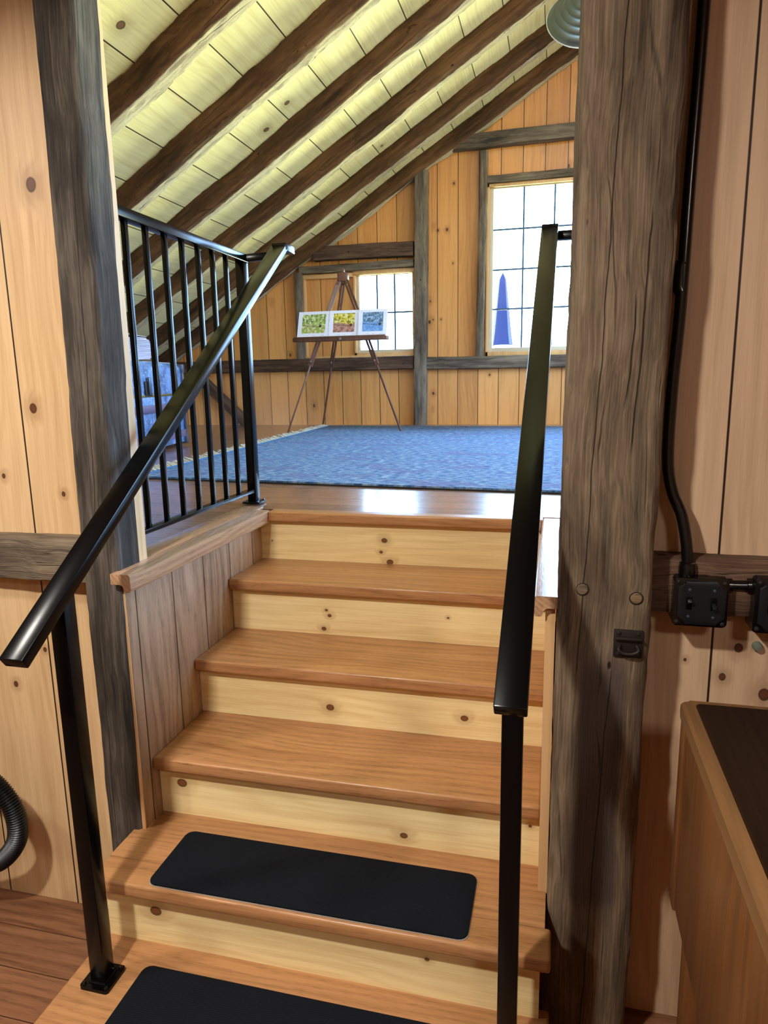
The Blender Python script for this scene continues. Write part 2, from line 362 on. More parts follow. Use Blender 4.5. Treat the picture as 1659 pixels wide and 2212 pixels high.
M['cab'] = wood('brown_cabinet', '6c4222', '4a2b15', across='y', along='z', bw=0, knots=.12, kscale=4., kr=.014, grain=.4, var=0, rough=.35)
M['cab_top'] = wood('dark_cabinet_top', '24140c', '140a06', across='x', along='y', bw=.2, off=1.36, knots=.1, grain=.4, var=.15, rough=.45, gap=.002, spec=.15)
M['cab_edge'] = wood('cabinet_edge_band', '7e5a38', '5e3f26', across='z', along='y', bw=0, knots=0, grain=.4, rough=.35)
g = NT('window_glass'); g.b.inputs['Transmission Weight'].default_value = 1; g.b.inputs['IOR'].default_value = 1.0
tr = g.n('ShaderNodeBsdfTransparent'); gl = g.n('ShaderNodeBsdfGlossy'); gl.inputs['Roughness'].default_value = .02; mx = g.n('ShaderNodeMixShader')
fr_ = g.n('ShaderNodeFresnel'); fr_.inputs['IOR'].default_value = 1.3
g.t.links.new(fr_.outputs[0], mx.inputs[0]); g.t.links.new(tr.outputs[0], mx.inputs[1]); g.t.links.new(gl.outputs[0], mx.inputs[2])
g.t.links.new(mx.outputs[0], g.t.nodes['Material Output'].inputs['Surface'])
M['glass'] = g.m

# ------------------------------------------------------------------ hewn timber builder
def timber(name, p0, p1, w, d, mat, sideways=None, p=7, amp=.004, seed=0, warp=.006, segl=.035, m=28, parent=None, taper=1., ends=True):
    """superelliptic beam p0->p1; local X along, Y = w direction (sideways), Z = d direction"""
    p0 = Vector(p0); p1 = Vector(p1); X = p1-p0; L = X.length; X.normalize()
    Y = Vector(sideways or (0, 1, 0)); Y = (Y-X*Y.dot(X)).normalized(); Z = X.cross(Y)
    n = max(8, int(L/segl)); bm = bmesh.new(); rings = []
    for i in range(n+1):
        x = L*i/n; ring = []; k = 1+(taper-1)*i/n
        oy = warp*noise.noise(Vector((x*1.2, seed, 0))); oz = warp*noise.noise(Vector((x*1.2, seed, 9)))
        for j in range(m):
            a = 2*PI*(j+.5)/m; c, s = math.cos(a), math.sin(a)
            rad = (abs(c)**p+abs(s)**p)**(-1/p)
            y = c*rad; z = s*rad
            q = amp*(noise.noise(Vector((x*5, y*2.2+seed, z*2.2))) + .7*noise.noise(Vector((x*22, y*5+seed, z*5))))
            ring.append(bm.verts.new((x, y*(w/2*k+q)+oy, z*(d/2*k+q)+oz)))
        rings.append(ring)
    for q, r2 in zip(rings, rings[1:]):
        for j in range(m): bm.faces.new((q[j], q[(j+1) % m], r2[(j+1) % m], r2[j]))
    if ends: bm.faces.new(rings[0][::-1]); bm.faces.new(rings[-1])
    bmesh.ops.recalc_face_normals(bm, faces=bm.faces)
    me = bpy.data.meshes.new(name); bm.to_mesh(me); bm.free(); me.materials.append(mat); me.shade_smooth()
    try: me.set_sharp_from_angle(angle=R(40))
    except Exception: pass
    o = bpy.data.objects.new(name, me); COL.objects.link(o)
    o.matrix_world = Matrix(((X.x, Y.x, Z.x, p0.x), (X.y, Y.y, Z.y, p0.y), (X.z, Y.z, Z.z, p0.z), (0, 0, 0, 1)))
    if parent: o.parent = parent
    return o

# ================================================================== SETTING
RISE, RUN, NOSE = .19, .2644, .033
FZ = -1.14; WY = -.79; BY = 4.95; SL = .61; C0 = 2.835; RX = 2.2
def roofz(x): return C0+SL*x if x < RX else C0+SL*(2*RX-x)
# floors
struct(MB().box(-3, 4.2, -6, WY+.04, FZ-.05, FZ).box(-.3, 1.4, WY+.04, .2, FZ-.05, FZ).box(-.3, 1.4, .15, .2, FZ, -.12).build('floor', M['floor'], smooth=False))
m_ = MB().box(-4.6, 4.7, .028, BY+.1, -.12, 0).box(-4.6, -.1, WY+.04, .028, -.12, 0).box(1.13, 4.7, WY+.04, .028, -.12, 0)
m_.box(-.1, .0, -.0, .028, -.12, -.001)
struct(m_.build('floor', M['loft_floor'], smooth=False), 'glossy oak plank floor of the loft')
# partition between lower room and loft, cut by the stair opening
struct(MB().box(-3, -.009, WY, WY+.037, 0.0, 3.2).box(-3, -.036, WY, WY+.037, FZ, 0.0).build('wall_left', M['left_wall'], smooth=False), 'pale pine boards left of the stair opening')
struct(MB().box(1.14, 4.2, WY, WY+.037, FZ, 3.2).build('wall_right', M['right_wall'], smooth=False), 'pine boards right of the thick timber post')
struct(MB().box(-.009, 1.14, WY, WY+.037, 1.80, 3.2).build('wall_front', M['right_wall'], smooth=False))
# rest of the lower room, behind the viewer
struct(MB().box(-3.05, -3, -6, WY, FZ, 1.8).build('wall_left', M['left_wall'], smooth=False))
struct(MB().box(4.2, 4.25, -6, WY, FZ, 1.8).build('wall_right', M['right_wall'], smooth=False))
struct(MB().box(-3, 4.2, -6.05, -6, FZ, 1.8).build('wall_back', M['left_wall'], smooth=False))
struct(MB().box(-3, 4.2, -6, WY, 1.8, 1.85).build('ceiling', M['right_wall'], smooth=False))
# gable wall with window holes
holes = [(-1.04, -.375, .725, 1.60), (.36, 1.385, .70, 2.36), (1.80, 2.80, .70, 2.36)]
xs = sorted({-4.6, 4.6, *[h[0] for h in holes], *[h[1] for h in holes]}); zs = [0, .70, .725, 1.60, 2.36, 4.4]
gb = MB()
for x0, x1 in zip(xs, xs[1:]):
    for z0, z1 in zip(zs, zs[1:]):
        cx, cz = (x0+x1)/2, (z0+z1)/2
        if any(h[0] < cx < h[1] and h[2] < cz < h[3] for h in holes): continue
        gb.box(x0, x1, BY, BY+.1, z0, z1)
bmesh.ops.remove_doubles(gb.bm, verts=gb.bm.verts, dist=.0001)
struct(gb.build('wall_back', M['gable'], smooth=False), 'orange pine boarded gable wall of the loft')
# eaves walls and roof deck
struct(MB().box(-4.6, -4.55, WY, BY, 0, .2).build('wall_left', M['gable'], smooth=False))
struct(MB().box(4.6, 4.7, WY, .0, 0, 3.0).box(4.6, 4.7, 3.4, BY, 0, 3.0).box(4.6, 4.7, .0, 3.4, 0, .4).box(4.6, 4.7, .0, 3.4, 2.3, 3.0).build('wall_right', M['gable'], smooth=False))
wb = MB().box(4.62, 4.68, .0, .06, .4, 2.3).box(4.62, 4.68, 3.34, 3.4, .4, 2.3).box(4.62, 4.68, .06, 3.34, .4, .46).box(4.62, 4.68, .06, 3.34, 2.24, 2.3)
for yy in (1.15, 2.25): wb.box(4.62, 4.68, yy-.03, yy+.03, .46, 2.24)
struct(wb.build('window_4', M['sash'], smooth=False))
rf = MB()
rf.prism([(-4.7, roofz(-4.7)), (RX, roofz(RX)), (RX, roofz(RX)+.06), (-4.7, roofz(-4.7)+.06)], 'y', WY, BY+.1)
struct(rf.build('ceiling', M['ceiling'], smooth=False), 'sloping pine board ceiling between log rafters')
rf = MB()
rf.prism([(4.75, roofz(4.75)), (RX, roofz(RX)), (RX, roofz(RX)+.06), (4.75, roofz(4.75)+.06)], 'y', WY, BY+.1)
struct(rf.build('ceiling', M['ceiling'], smooth=False))

# windows -------------------------------------------------------
def window(idx, x0, x1, z0, z1, cols, rows, lab, border=.055, glass=None):
    w = empty('window_%d' % idx, ((x0+x1)/2, BY, z0)); struct(w, lab)
    ox, oy, oz = -(x0+x1)/2, -BY, -z0
    def B(mb, a0, a1, b0, b1, c0, c1, bev=.002): mb.box(a0+ox, a1+ox, b0+oy, b1+oy, c0+oz, c1+oz, bev)
    t = MB()                                   # pine casing
    B(t, x0, x0+.025, BY-.03, BY+.1, z0, z1); B(t, x1-.025, x1, BY-.03, BY+.1, z0, z1)
    B(t, x0, x1, BY-.03, BY+.1, z0, z0+.045); B(t, x0, x1, BY-.03, BY+.1, z1-.03, z1)
    t.build('casing', M['pine_trim'], w)
    gx0, gx1, gz0, gz1 = glass
    f = MB(); y0, y1 = BY+.01, BY+.05
    B(f, x0+.025, gx0, y0, y1, z0+.045, z1-.03); B(f, gx1, x1-.025, y0, y1, z0+.045, z1-.03)
    B(f, gx0, gx1, y0, y1, z0+.045, gz0); B(f, gx0, gx1, y0, y1, gz1, z1-.03)
    f.build('sash', M['sash'], w)
    g_ = MB(); B(g_, gx0, gx1, BY+.028, BY+.032, gz0, gz1, 0); g_.build('pane', M['glass'], w, smooth=False)
    u = MB()
    for i in range(1, cols): xx = gx0+(gx1-gx0)*i/cols; B(u, xx-.009, xx+.009, BY+.020, BY+.028, gz0, gz1, 0)
    for i in range(1, rows): zz = gz0+(gz1-gz0)*i/rows; B(u, gx0, gx1, BY+.021, BY+.027, zz-.009, zz+.009, 0)
    u.build('muntin', M_munt, w, smooth=False)
    return w
M_munt = plain('blue_grey_muntin', '3f5a78', .5)
window(1, -1.04, -.375, .725, 1.60, 3, 2, 'small gable window with six panes behind the easel', glass=(-.985, -.41, .80, 1.565))
window(2, .36, 1.385, .70, 2.36, 3, 4, 'tall gable window with a grid of panes and a dark spire beyond', glass=(.425, 1.315, .785, 2.32))
window(3, 1.80, 2.80, .70, 2.36, 3, 4, None, glass=(1.86, 2.74, .785, 2.32))  # unseen gable window, added to bring more light onto the ceiling
# pine frame carrying the small window and the boarded panel left of it
pf = MB().box(-1.60, -.375, BY-.045, BY-.002, .700, .745, .002).box(-1.60, -1.04, BY-.04, BY-.002, 1.555, 1.60, .002).box(-1.60, -1.575, BY-.04, BY-.002, .745, 1.555, .002).box(-1.04, -.375, BY-.046, BY-.031, 1.575, 1.615, .002)
struct(pf.build('trim_1', M['pine_trim']), 'pine frame round the boarded panel left of the small window')

# ================================================================== STAIRCASE
st = empty('staircase', (.545, -.79, FZ))
tag(st, 'oak and pine staircase of six risers climbing to the loft', 'staircase')
st_off = Vector((-.545, .79, -FZ))
def sp(o):   # parent to staircase keeping world geometry
    o.parent = st; o.location = st_off; return o
riser_pts = {0: ((-.101, .492, .014), (-.146, .479, .009), (-.183, .512, .016), (-.119, .044, .004)),
             1: ((-.292, .348, .007), (-.311, .359, .009), (-.360, .337, .011), (-.291, .772, .006)),
             2: ((-.514, .442, .016), (-.505, .861, .015)), 3: ((-.728, .732, .016), (-.648, 1.066, .006), (-.66, .07, .02)),
             4: ((-.854, .131, .022), (-.847, .844, .008)), 5: ((-1.03, .5, .012),)}
for k in range(6):
    x0, x1 = (0, 1.09) if k < 4 else (-.012, 1.101)
    yk = -k*RUN; top = -k*RISE-.034
    sp(MB().box(x0, x1, yk, yk+.018, -(k+1)*RISE, top).build('riser', riser_mat(k+1, riser_pts[k]), smooth=False))
for k in range(1, 6):
    z = -k*RISE; yf = -k*RUN-NOSE; yb = -(k-1)*RUN
    mb = MB(); yb += .03
    if k < 4: mb.box(0, 1.09, yf, yb, z-.038, z, .007, 3)
    elif k == 4:
        mb.box(-.035, 1.110, yf+.09, yb, z-.038, z, .002).box(-.035, 1.124, yf, yf+.094, z-.038, z, .008, 3)
    else: mb.box(-.027, 1.124, yf, yb, z-.038, z, .008, 3)
    sp(mb.build('tread', M['tread']))
sp(MB().box(.045, 1.066, -NOSE, .03, -.036, .0015, .006, 3).build('landing_nosing', M['tread']))
# side panels
sp(MB().box(-.035, 0, -.878, WY, -.76, -.024).box(-.035, 0, WY, .0, FZ, -.024).build('side_panel', M['panel'], smooth=False))
o = sp(MB().box(-.035, -.001, -.882, -.8775, -.76, -.024).build('panel_edge', M['pine_end'], smooth=False)); o['label'] = 'pale cut edge of the left side panel'
sp(MB().box(1.09, 1.112, -.878, WY, -.76, -.024).box(1.09, 1.112, WY, .0, FZ, -.024).build('side_panel', M['pine_trim'], smooth=False))
o = sp(MB().box(1.09, 1.112, -.882, -.8775, -.765, -.024).build('panel_edge', M['pine_end'], smooth=False)); o['label'] = 'pale cut edge of the right side panel'
# cap boards on the side panels: slab with a rounded nosing lip over the stair
def cap(xi, sgn, y0, xo, xo_front):
    s = sgn
    mb = MB()
    prof = [(xi+.006*s, .004), (xi+.001*s, .001), (xi, -.005), (xi, -.038), (xi+.004*s, -.044), (xi+.016*s, -.044), (xi+.020*s, -.040), (xi+.021*s, -.032), (xi+.026*s, -.026), (xi+.034*s, -.024), (xo_front, -.024), (xo_front, .004)]
    mb.prism([(u, v+.0) for u, v in prof], 'y', y0, -NOSE+.02)
    if xo_front != xo:
        a, b = sorted((xo, xo_front)); mb.box(a, b, WY+.037, -NOSE+.09, -.024, .0035, .002)
    return sp(mb.build('cap_board', M['cap']))
cap(.046, -1, -.920, -.10, -.012)
cap(1.064, 1, -.900, 1.14, 1.14)

# ================================================================== TIMBER FRAME
tag(timber('timber_post', (-.071, -.842, FZ), (-.030, -.842, 2.3), .108, .104, M['timber_l'], sideways=(1, 0, 0), p=14, amp=.002, seed=3, warp=.006, m=40),
    'dark grey weathered square post left of the stair opening', 'post')
tp = tag(timber('timber_post', (1.206, -.83, FZ), (1.232, -.83, 2.3), .196, .20, M['timber_r'], sideways=(1, 0, 0), p=9, amp=.004, seed=12, warp=.004, m=56),
    'thick brown hewn post with an iron latch, right of the stairs', 'post')
tag(timber('horizontal_timber', (-3, -.812, .010), (-.125, -.812, .010), .085, .125, M['beam'], sideways=(0, 1, 0), p=8, amp=.003, seed=21),
    'grey wall timber running left from the grey post', 'beam')
tag(timber('horizontal_timber', (1.31, -.812, .028), (4.2, -.812, .028), .075, .130, M['beam_dark'], sideways=(0, 1, 0), p=8, amp=.003, seed=25),
    'dark wall timber behind the black switch box', 'beam')
# gable framing (front faces stand proud of the boards)
def gbeam(p0, p1, w, d, lab, mat='beam', seed=0, amp=.004, p=8, proud=None):
    return tag(timber('gable_timber', p0, p1, d, w, M[mat], sideways=(0, 1, 0), p=p, amp=amp, seed=seed), lab, 'beam')
gbeam((-3.3, 4.90, .655), (-.385, 4.90, .655), .135, .10, 'dark sill timber under the small window, left of the long upright', 'beam_dark', 31)
gbeam((-.25, 4.90, .645), (2.9, 4.90, .625), .125, .10, 'weathered sill timber under the tall window', 'beam', 32)
gbeam((-.318, 4.89, 0.0), (-.285, 4.89, 2.52), .135, .12, 'long upright timber between the two gable windows', 'beam', 33)
gbeam((.305, 4.91, .70), (.335, 4.91, 2.66), .075, .08, 'thin upright timber beside the tall window', 'beam', 34)
gbeam((.02, 4.89, 2.745), (4.4, 4.89, 2.79), .135, .12, 'thick collar timber high above the tall window', 'beam', 35)
gbeam((.37, 4.91, 2.395), (3.0, 4.91, 2.41), .065, .08, 'slim header timber directly over the tall window', 'beam', 36)
gbeam((-1.645, 4.90, .72), (-1.64, 4.90, 1.62), .085, .09, 'short upright timber left of the easel', 'beam', 37)
gbeam((-1.62, 4.90, 1.645), (-.375, 4.90, 1.655), .075, .09, 'slim header timber over the small window', 'beam', 38)
gbeam((-1.45, 4.89, 1.80), (-.375, 4.89, 1.795), .145, .11, 'dark upper timber two above the small window', 'beam_dark', 39)
gbeam((-2.95, 4.89, .60), (-2.33, 4.89, .02), .11, .10, 'diagonal brace rising left under the sill timber', 'beam_dark', 40)
gbeam((-3.36, 4.88, 0), (-3.36, 4.88, .68), .15, .13, 'corner post under the lowest rafter ends', 'beam_dark', 41)

# rafters: half-round logs under the roof boards
TH = math.atan(SL); dirx = Vector((math.cos(TH), 0, math.sin(TH))); nrm = Vector((-math.sin(TH), 0, math.cos(TH)))
labels = {0: 'log rafter nearest the stair opening, above the railing', 1: 'log rafter at upper left, nearest of those crossing the picture',
          2: 'second log rafter from the upper left, in front of the big ceiling boards', 3: 'third log rafter from the upper left, passing behind the railing top',
          4: 'fourth log rafter from the upper left', 5: 'log rafter second from the gable wall, next to the barn lamp', 6: 'last log rafter, lying against the gable wall'}
for k in range(0, 7):
    yf = 1.14+.755*(k-1) if k < 6 else 4.815
    wd = .145 if k < 6 else .13
    a = Vector((-4.3, yf+wd/2, roofz(-4.3)))-nrm*.068; b = Vector((RX-.02, yf+wd/2, roofz(RX-.02)))-nrm*.068
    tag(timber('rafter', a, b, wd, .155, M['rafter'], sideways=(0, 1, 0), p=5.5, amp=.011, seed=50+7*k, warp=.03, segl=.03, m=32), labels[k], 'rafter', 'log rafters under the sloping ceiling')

# ================================================================== RAILING AND HANDRAILS
RXP = -.085
rl = empty('stair_railing', (RXP, -.30, 0)); tag(rl, 'black metal guard railing with square balusters along the loft edge', 'railing')
def L(o, base): o.parent = base; return o
def rr(v): return (v[0]-RXP, v[1]+.30, v[2])
TR = .966
L(MB().box(-.019, .019, -.48, .455, TR-.030, TR, .003).build('top_rail', M['iron']), rl)
L(MB().box(-.016, .016, -.45, .42, .048, .062, .002).build('bottom_rail', M['iron']), rl)
for i, (yy) in enumerate((-.73, .135)):
    L(MB().box(-.019, .019, yy+.30-.019, yy+.30+.019, .008, TR-.028, .003).build('post', M['iron']), rl)
    bp = L(MB().prism(rrect(-.038, .038, yy+.30-.038, yy+.30+.038, .008), 'z', .0045, .012).build('base_plate', M['iron']), rl)
    for sx_ in (-1, 1):
        for sy_ in (-1, 1):
            L(MB().lathe([(.0001, .017), (.004, .016), (.005, .012)], 8, Matrix.Translation((sx_*.029, yy+.30+sy_*.029, 0))).build('bolt', M['pipe']), bp)
for i in range(8):
    yy = -.645+.1025*i+.03
    if yy > .1: continue
    L(MB().box(-.0075, .0075, yy+.30-.0075, yy+.30+.0075, .058, TR-.028, .001).build('baluster', M['iron']), rl)
# link from railing post to the sloping handrail
L(MB().bar((0, .45, TR-.015), (.135, .505, TR+.0), .032, .028, bev=.002).build('return_bar', M['iron']), rl)

def handrail(x_lo, x_hi, lab, side):
    h = empty('handrail', (x_lo, -1.187, -5*RISE)); tag(h, lab, 'handrail', 'black sloping handrails of the stair')
    o3 = Vector((-x_lo, 1.187, 5*RISE))
    def pl(o): o.parent = h; o.location = o3; return o
    p0 = Vector((x_lo+.004, -1.345, -.058)); p1 = Vector((x_hi, .165, .988))
    pl(MB().bar(p0, p1, .056, .028, bev=.003).build('rail', M['iron']))
    pl(MB().box(x_hi-.028, x_hi+.028, .145, .245, .972, 1.000, .003).build('level_end', M['iron']))
    pl(MB().box(x_lo-.020, x_lo+.020, -1.207, -1.167, -5*RISE+.008, .038, .003).build('post', M['iron']))
    bp = pl(MB().prism(rrect(x_lo-.039, x_lo+.039, -1.187-.039, -1.187+.039, .008), 'z', -5*RISE, -5*RISE+.009).build('base_plate', M['iron']))
    for sx_ in (-1, 1):
        for sy_ in (-1, 1):
            b = MB().lathe([(.0001, .015), (.004, .014), (.0055, .009)], 10, Matrix.Translation((x_lo+sx_*.030, -1.187+sy_*.030, -5*RISE))).build('bolt', M['pipe']); b.parent = bp
    wl = MB().tube([(x_lo-.022, -1.209, -5*RISE+.011), (x_lo+.022, -1.209, -5*RISE+.011), (x_lo+.022, -1.165, -5*RISE+.011), (x_lo-.022, -1.165, -5*RISE+.011), (x_lo-.022, -1.209, -5*RISE+.011)], .003, 6).build('weld', M['pipe']); wl.parent = bp
    if side > 0:
        pl(MB().box(x_hi+.02, x_hi+.22, .19, .235, .955, .985, .003).build('return_bar', M['iron']))
        pl(MB().box(x_hi+.20, x_hi+.24, .19, .235, .0, .975, .003).build('upper_post', M['iron']))
    return h
handrail(.058, .064, 'left sloping black handrail joined to the guard railing', -1)
handrail(1.038, 1.060, 'right sloping black handrail standing in front of the tall window', 1)

# ================================================================== STAIR MATS
def mat_carpet():
    N = NT('black_carpet'); c = N.sep(N.obj()); w = N.math('SINE', N.math('MULTIPLY', c[1], 1400.))
    f = N.noise(N.obj(), 600., 2); l = N.noise(N.obj(), 12., 3)
    col = N.mix(f, '07080c', '1a1d26'); col = N.mix(N.math('MULTIPLY', l, .3), col, '20242c')
    N.bump(N.math('ADD', f, N.math('MULTIPLY', w, .4)), .6, .002); return N.fin(col, .95, spec=.1)
M['carpet'] = mat_carpet(); M['matedge'] = plain('clear_mat_backing', 'a8a096', .4)
for (x0, x1, y0, y1, z, lab) in ((.128, .940, -1.080, -.868, -4*RISE, 'black carpet tread mat on the second step from the bottom'),
                                 (.142, .952, -1.342, -1.130, -5*RISE, 'black carpet tread mat on the lowest step, cut by the picture edge')):
    e = empty('stair_mat', ((x0+x1)/2, (y0+y1)/2, z)); tag(e, lab, 'mat', 'black carpet tread mats')
    ax, ay = (x1-x0)/2, (y1-y0)/2
    MB().prism(rrect(-ax-.0015, ax+.0015, -ay-.0015, ay+.0015, .022), 'z', .0003, .0022).build('backing', M['matedge'], e)
    MB().prism(rrect(-ax, ax, -ay, ay, .022), 'z', .002, .0065, bev=.0008).build('pile', M['carpet'], e)

# ================================================================== RUG
N = NT('blue_rug'); co = N.obj(); c = N.sep(co)
f1 = N.noise(N.comb(N.math('MULTIPLY', c[0], 22.), N.math('MULTIPLY', c[1], 60.), 0.), 1., 4, .7)
f2 = N.noise(N.comb(N.math('MULTIPLY', c[0], 3.), N.math('MULTIPLY', c[1], 5.), 3.), 1., 3, .6); f3 = N.noise(co, 420., 2)
col = N.ramp(f1, [(.34, '34507e'), (.46, '5c80b4'), (.55, '8ba8cc'), (.66, 'bccada')])
col = N.mix(N.math('MULTIPLY', N.sm(f2, .52, .62), .35), col, '75609a'); col = N.mix(N.math('MULTIPLY', N.sm(f2, .30, .42), .0), col, '223')if False else col
col = N.mix(N.math('MULTIPLY', f3, .45), col, '1c2a44'); N.bump(f3, .6, .004)
M['rug'] = N.fin(col, .95, spec=.1)
M['rugband'] = plain('blue_rug_band', '3f7fc4', .9, spec=.1); M['fringe'] = plain('cream_fringe', 'd0cbbc', .9, spec=.1)
rg = empty('area_rug', (.4, 2.6, 0)); tag(rg, 'large faded blue rug with fringed end on the loft floor', 'rug')
P = [(-1.02, .74), (2.6, .40), (2.6, 4.40), (-1.24, 4.62)]
def rel(p, d=0):
    return (p[0]-.4, p[1]-2.6)
def inset(P, d):
    cx = sum(p[0] for p in P)/4; cy = sum(p[1] for p in P)/4
    return [(p[0]+(d if p[0] < cx else -d), p[1]+(d if p[1] < cy else -d)) for p in P]
def rounded(P, r):
    out = []
    n = len(P)
    for i in range(n):
        a, b, c_ = Vector(P[i-1]), Vector(P[i]), Vector(P[(i+1) % n])
        u = (a-b).normalized()*r; v = (c_-b).normalized()*r
        for k in range(7):
            t = k/6; q = (b+u)*(1-t)**2+b*2*t*(1-t)+(b+v)*t**2; out.append((q.x, q.y))
    return out
MB().prism([rel(p) for p in rounded(inset(P, -.012), .07)], 'z', .0005, .006).build('rug_pad', plain('black_rug_pad', '0a0b0d', .8), rg)
MB().prism([rel(p) for p in rounded(P, .06)], 'z', .006, .014, bev=.002).build('rug_pile', M['rug'], rg)
bd = MB(); bd.prism([rel(p) for p in ((-1.035, .80), (-1.012, .80), (-1.225, 4.58), (-1.248, 4.58))], 'z', .0142, .0158); bd.build('woven_band', M['rugband'], rg)
fr = MB()
for i in range(150):
    t = i/149; y = .82+3.74*t; x = -1.035-(.213)*((y-.80)/3.78)
    for j in range(2):
        l_ = random.uniform(.06, .11); a = random.uniform(-.9, .9); hgt = random.uniform(.004, .03)
        yy = y+random.uniform(-.01, .01)
        fr.tube([(x-.4+.005, yy-2.6, .011), (x-.4-l_*.5, yy-2.6+a*.02, .008+hgt), (x-.4-l_, yy-2.6+a*.045, .005)], .0034, 5)
o = fr.build('fringe', M['fringe'], rg); o['kind'] = 'stuff'

# ================================================================== EASEL AND MATTED PICTURES
es = empty('easel', (-.90, 4.0, 0)); tag(es, 'brown wooden tripod easel in front of the small window', 'easel')
ea = Vector((.90, -4.0, 0))
def ep(o): o.parent = es; o.location = ea; return o
HEAD = Vector((-.905, 4.12, 1.45))
hd = MB().box(-.955, -.855, 4.085, 4.155, 1.40, 1.485, .012).box(-.92, -.89, 4.10, 4.14, 1.48, 1.52, .006); ep(hd.build('head_block', M['easel']))
def leg(top, foot, lab=None):
    top = Vector(top); foot = Vector(foot); d = foot-top; kn = top+d*.56
    side = Vector((1, 0, 0)); g_ = MB()
    off = d.cross(Vector((0, 1, 0))).normalized()*.013
    g_.bar(top+off, kn+off, .013, .020, bev=.001).bar(top-off, kn-off, .013, .020, bev=.001)
    g_.bar(top+d*.02-off, top+d*.02+off, .02, .02).bar(top+d*.54-off, top+d*.54+off, .02, .02)
    o = ep(g_.build('leg', M['easel']))
    q = MB().bar(top+d*.46, foot, .015, .015, bev=.001).build('leg_extension', M['easel']); q.parent = o
    k_ = MB().lathe([(.0001, -.018), (.009, -.016), (.009, -.004), (.0001, -.003)], 12, Matrix.Translation(top+d*.53+Vector((0, -.012, 0))) @ Matrix.Rotation(R(-90), 4, 'X')).build('knob', M['steel']); k_.parent = o
leg(HEAD+Vector((-.035, -.02, -.04)), (-1.425, 3.86, 0))
leg(HEAD+Vector((.035, -.02, -.04)), (-.300, 3.86, 0))
leg(HEAD+Vector((-.005, .03, -.04)), (-1.33, 4.62, 0))
BT, BB = Vector((0, 3.985, 1.125)), Vector((0, 3.895, .885))
ledge = MB().box(-1.335, -.425, 3.85, 3.95, .845, .880, .004).box(-1.325, -.435, 3.845, 3.856, .872, .888, .002); ep(ledge.build('ledge', M['easel']))
ep(MB().lathe([(.0001, 0), (.010, 0), (.010, .012), (.0001, .012)], 12, Matrix.Translation((-.86, 3.845, .862)) @ Matrix.Rotation(R(90), 4, 'X')).build('knob', M['steel']))
pencil = plain('pencil_line', '5c5a60', .8)
def picture_mat(i, sky, leaf, leaf2, grd, path):
    N = NT('park_print_%d' % i); c = N.sep(N.obj()); x, z = c[0], c[2]
    n1 = N.noise(N.comb(x, z, float(i)), 26., 4, .7); n2 = N.noise(N.comb(N.math('MULTIPLY', x, 3.), N.math('MULTIPLY', z, .6), float(i)), 22., 3, .6); n3 = N.noise(N.comb(x, z, 4.+i), 34., 3)
    top = N.mix(N.sm(n1, .42, .55), sky, leaf); top = N.mix(N.sm(n3, .5, .6), top, leaf2)
    top = N.mix(N.math('MULTIPLY', N.sm(n2, .60, .64), N.sm(z, -.02, .0)), top, '3a2a1e')
    e = N.math('ADD', z, N.math('MULTIPLY', x, .10)); bot = N.mix(N.sm(n3, .45, .6), grd, path)
    col = N.mix(N.sm(e, -.004, .006), bot, top)
    row = N.math('MULTIPLY', N.math('LESS_THAN', N.math('ABSOLUTE', N.math('ADD', N.math('MULTIPLY_ADD', x, .12, z), .020)), .006),
                 N.math('GREATER_THAN', N.math('SINE', N.math('MULTIPLY', x, 420.)), .2))
    row = N.math('MULTIPLY', row, N.math('LESS_THAN', x, .045))
    big = N.math('SUBTRACT', 1., N.sm(N.math('ADD', N.math('POWER', N.math('SUBTRACT', x, .066), 2.), N.math('POWER', N.math('ADD', z, .018), 2.)), .00016, .00024))
    col = N.mix(row, col, '1c1410'); col = N.mix(big, col, '3c2a18')
    return N.fin(col, .35)
pm = [picture_mat(1, 'dfe6c4', '6f8a3a', 'a9b860', '8fa63c', 'd8c4b8'), picture_mat(2, 'e8e2a4', 'c9b82c', '8a7420', 'b88a80', '8a5c5a'), picture_mat(3, '9cb8e0', '5a7a9a', '3f5f86', '5a8cd0', '7aa4de')]
tilt = math.atan2(BT.y-BB.y, BT.z-BB.z)
for i, (x0, x1, lab) in enumerate(((-1.305, -.995, 'matted print of green park trees, leftmost of three on the easel'), (-.993, -.712, 'matted print of yellow autumn trees, middle of three on the easel'), (-.710, -.440, 'matted print with blue wintry colours, rightmost of three on the easel'))):
    w = (x1-x0)/2; hh = (BT-BB).length/2
    e = empty('matted_print', ((x0+x1)/2, (BB.y+BT.y)/2-.002*(i == 0), (BB.z+BT.z)/2), (-tilt, 0, (0, R(3), R(4))[i])); tag(e, lab, 'picture', 'matted park prints on the easel')
    iw, ih, dz = w-.038, hh-.034, .006
    mb = MB().box(-w, -iw, -.002, .002, -hh, hh).box(iw, w, -.002, .002, -hh, hh).box(-iw, iw, -.002, .002, ih+dz, hh).box(-iw, iw, -.002, .002, -hh, -ih+dz)
    mb.build('mat_board', M['white'], e, smooth=False)
    MB().box(-iw-.003, iw+.003, .0005, .0025, -ih+dz-.003, ih+dz+.003).build('print', pm[i], e, smooth=False)
    for cx_, ln in ((-iw*.5, .03), (0.1*iw, .02), (iw*.8, .03)):
        pts = [(cx_+ln*(t/8-.5), -.0024, -hh+.016+.0022*math.sin(t*2.3+i)) for t in range(9)]
        MB().tube(pts, .0006, 4).build('signature', pencil, e)

